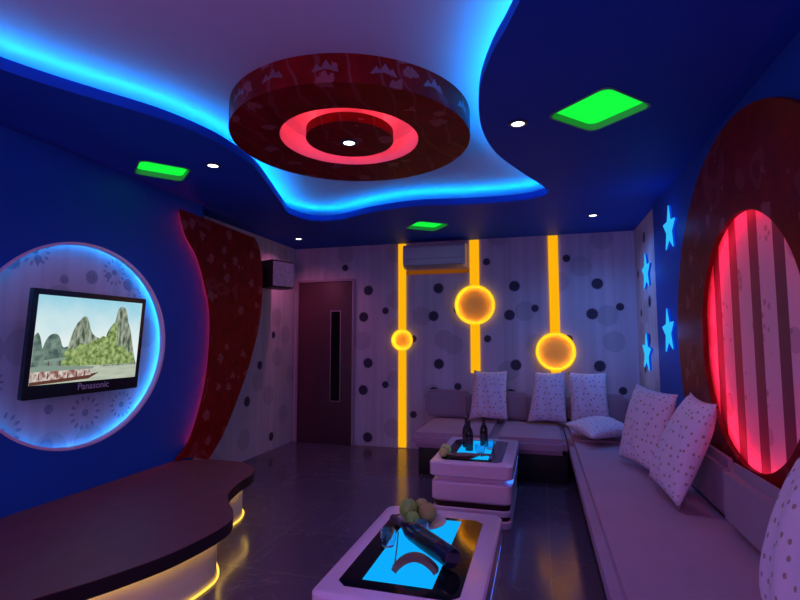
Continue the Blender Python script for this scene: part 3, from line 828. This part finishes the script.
# ------------------------------------------------------------------ things on the near table
ZT = .4540
def fruit(label, x, y, z, r, m='fruit', group='green mangoes on the near table', stretch=1.12, rz=0):
    prof = [(0, 0)]+[(r*math.sin(PI*k/14)*(1+.06*math.cos(PI*k/14)), r*stretch*(1-math.cos(PI*k/14))) for k in range(1, 14)]+[(0, 2*r*stretch-.006)]
    t = thing('fruit', label, 'fruit', (x, y, z), group)
    tilt = Matrix.Translation((x, y, z))
    mb = MB(); mb.lathe(prof, m, tilt, n=24); mb.build('flesh', t)
    mb = MB(); mb.tube([(x, y, z+2*r*stretch-.008), (x+.003, y, z+2*r*stretch+.004), (x+.007, y+.003, z+2*r*stretch+.010)], .0022, 'stem', n=6); mb.build('stalk', t)
    return t
def plate(label, x, y, z, r, m, rx=1, ry=1, name='plate', cat='plate'):
    mt = Matrix.Translation((x, y, z)) @ Matrix.Diagonal((rx, ry, 1, 1))
    mb = MB(); mb.lathe([(0, 0), (r*.8, 0), (r, .012), (r*1.01, .015), (r*.97, .015), (r*.8, .004), (0, .004)], m, mt, n=40)
    return tag(recenter(mb.build(name)), label, cat)
plate('shallow pale fruit plate on the near table', -.585, 2.42, ZT, .125, 'plate')
fz = ZT+.0052
fruit('leftmost large green mango on the near plate', -.650, 2.435, fz, .046)
fruit('brownish mango at the right of the near plate', -.552, 2.435, fz, .046, 'fruit_red', stretch=.98)
fruit('small green mango in front on the near plate', -.610, 2.366, fz, .034, stretch=1.0)
fruit('brownish mango at the back of the near plate', -.600, 2.512, fz, .040, 'fruit_red', stretch=1.05)

# wooden bottle rest and the bottle lying on it
t = thing('bottle_holder', 'curved wooden bottle rest under the lying bottle', 'bottle holder', (-.50, 2.0, ZT))
mb = MB(); n = 22; vs = []
a_, b_ = Vector((-.562, 1.89, ZT+.0125)), Vector((-.402, 1.918, ZT+.0125))
ax = (b_-a_).normalized(); sd = Vector((-ax.y, ax.x, 0))
arc = []
for k in range(n+1):
    u = k/n; p = a_.lerp(b_, u); p.z = ZT+.0125+.05*(math.sin(PI*u)**.8 if 0 < u < 1 else 0)
    arc.append(p)
i = mb.mi('wood'); rings = []
for k, p in enumerate(arc):
    tg = (arc[min(k+1, n)]-arc[max(k-1, 0)]).normalized(); nn = sd.cross(tg).normalized()
    w, h = .02, .011
    rings.append([mb.bm.verts.new(p+sd*sx*w+nn*sy*h) for sx, sy in ((-1, -1), (1, -1), (1, 1), (-1, 1))])
for k in range(n):
    for j in range(4): mb.bm.faces.new([rings[k][j], rings[k][(j+1) % 4], rings[k+1][(j+1) % 4], rings[k+1][j]]).material_index = i
mb.bm.faces.new(rings[0][::-1]); mb.bm.faces.new(rings[-1])
mb.build('arch', t)
mb = MB(); mb.tube([(-.562, 1.895, ZT+.0245), (-.60, 2.06, ZT+.03), (-.625, 2.165, ZT+.045)], .003, 'metal', n=8); mb.build('strut', t)
bot = [(0, 0), (.034, 0), (.038, .005), (.038, .19), (.034, .215), (.018, .245), (.0145, .26), (.0145, .31), (.0165, .312), (.0165, .322), (0, .322)]
bp_, np_ = Vector((-.345, 1.965, ZT+.046)), Vector((-.675, 2.245, ZT+.075))
q = (np_-bp_).normalized().to_track_quat('Z', 'Y').to_matrix().to_4x4()
L = (np_-bp_).length/.322
mb = MB(); mb.lathe(bot, 'bottle', Matrix.Translation(bp_) @ q @ Matrix.Diagonal((1.05, 1.05, L, 1)), ranges=[(6, 10, 'bottle_foil')])
t = thing('wine_bottle', 'dark wine bottle lying slanted across the near lit screen', 'bottle', tuple(bp_))
mb.build('body', t)
mb = MB(); mb.lathe([(.0402, .06), (.0404, .061), (.0404, .15), (.0402, .151)], 'black', Matrix.Translation(bp_) @ q @ Matrix.Diagonal((1, 1, L, 1))); mb.build('paper_label', t)

def tumbler(label, x, y, z, r, h, group='small drinking glasses', name='drinking_glass'):
    mb = MB(); mb.lathe([(0, 0), (r*.75, 0), (r*.8, .003), (r, h*.5), (r*.92, h), (r*.86, h), (r*.92, h*.5), (r*.7, .010), (0, .008)], 'glass', Matrix.Translation((x, y, z)), n=28)
    return tag(recenter(mb.build(name)), label, 'glass', group)
tumbler('small drinking glass left of the bottle neck on the near table', -.660, 2.125, ZT, .036, .068)
tumbler('small drinking glass behind the lying bottle, before the mangoes', -.545, 2.265, ZT, .036, .068)

# ------------------------------------------------------------------ things on the far table
beer = [(0, 0), (.030, 0), (.033, .004), (.033, .13), (.029, .155), (.015, .185), (.0125, .20), (.0125, .235), (.0145, .237), (.0145, .245), (0, .245)]
def beer_bottle(label, x, y):
    t = thing('beer_bottle', label, 'bottle', (x, y, ZT), 'dark bottles on the far table')
    mb = MB(); mb.lathe(beer, 'beer', Matrix.Translation((x, y, ZT))); mb.build('body', t)
    mb = MB(); mb.lathe([(.0152, .224), (.0158, .226), (.0158, .2465), (0, .2475)], 'bottle_foil', Matrix.Translation((x, y, ZT))); mb.build('cap', t)
    mb = MB(); mb.lathe([(.0334, .045), (.0336, .046), (.0336, .11), (.0334, .111)], 'bottle_foil', Matrix.Translation((x, y, ZT))); mb.build('paper_label', t)
beer_bottle('dark bottle on the far table, leftmost and behind another', -.615, 4.20)
beer_bottle('dark bottle on the far table, front one of three', -.575, 4.08)
beer_bottle('dark bottle on the far table, rightmost of three', -.475, 4.26)
tumbler('small drinking glass on the far table beside the rightmost bottle', -.415, 4.17, ZT, .040, .075)
tumbler('small drinking glass on the far table, front of the pair', -.475, 3.99, ZT, .040, .072)
# boat shaped wooden tray
t = thing('wooden_tray', 'long wooden tray at the front of the far table', 'tray', (-.58, 3.82, ZT))
mb = MB(); mt = Matrix.Translation((-.585, 3.815, ZT)) @ Matrix.Rotation(.12, 4, 'Z') @ Matrix.Diagonal((1.7, .75, 1, 1))
mb.lathe([(0, 0), (.05, 0), (.075, .022), (.078, .026), (.073, .026), (.048, .005), (0, .005)], 'wood', mt, n=36); mb.build('dish', t)
mb = MB(); mb.tube([(-.455, 3.83, ZT+.022), (-.41, 3.85, ZT+.026), (-.375, 3.865, ZT+.018)], [.010, .008, .011], 'wood', n=8); mb.build('handle', t)
fruit('larger yellow green mango at the left edge of the far table', -.735, 3.90, ZT, .042, 'fruit_yellow', group='mangoes on the far table', stretch=.95)
fruit('small yellow green mango in front beside the wooden tray', -.735, 3.80, ZT, .036, 'fruit_yellow', group='mangoes on the far table', stretch=.95)

# ------------------------------------------------------------------ room light
lamp('POINT', 'rear_fill_light', (-.8, -.7, 1.5), 72, (1, .40, .95), size=.5)  # added unseen violet fill behind the camera, standing in for the rear lights
for t in dl:
    x, y, z = t['_o']
    lamp('SPOT', 'downlight_beam', (x, y, z-.03), 22 if y > 5.3 else (11 if x < .3 else 34), (1, .22, .50) if y > 5.3 else ((.85, .42, .95) if x < .3 else (.12, .33, 1)), t, size=.04, spot_size=math.radians(150), spot_blend=1.0)

w = bpy.data.worlds.new('world'); sc.world = w; w.use_nodes = True
w.node_tree.nodes['Background'].inputs[0].default_value = (.02, .01, .03, 1)
w.node_tree.nodes['Background'].inputs[1].default_value = .3

for o in C.objects:
    if '_o' in o: del o['_o']

# ------------------------------------------------------------------ camera
cd = bpy.data.cameras.new('camera'); cd.sensor_width = 36; cd.lens = 36*490/800; cd.clip_start = .05
cam = bpy.data.objects.new('camera', cd); C.objects.link(cam)
cam.location = (0, 0, 1.35); cam.rotation_euler = (math.radians(90+4.67), 0, math.radians(15.9))
sc.camera = cam
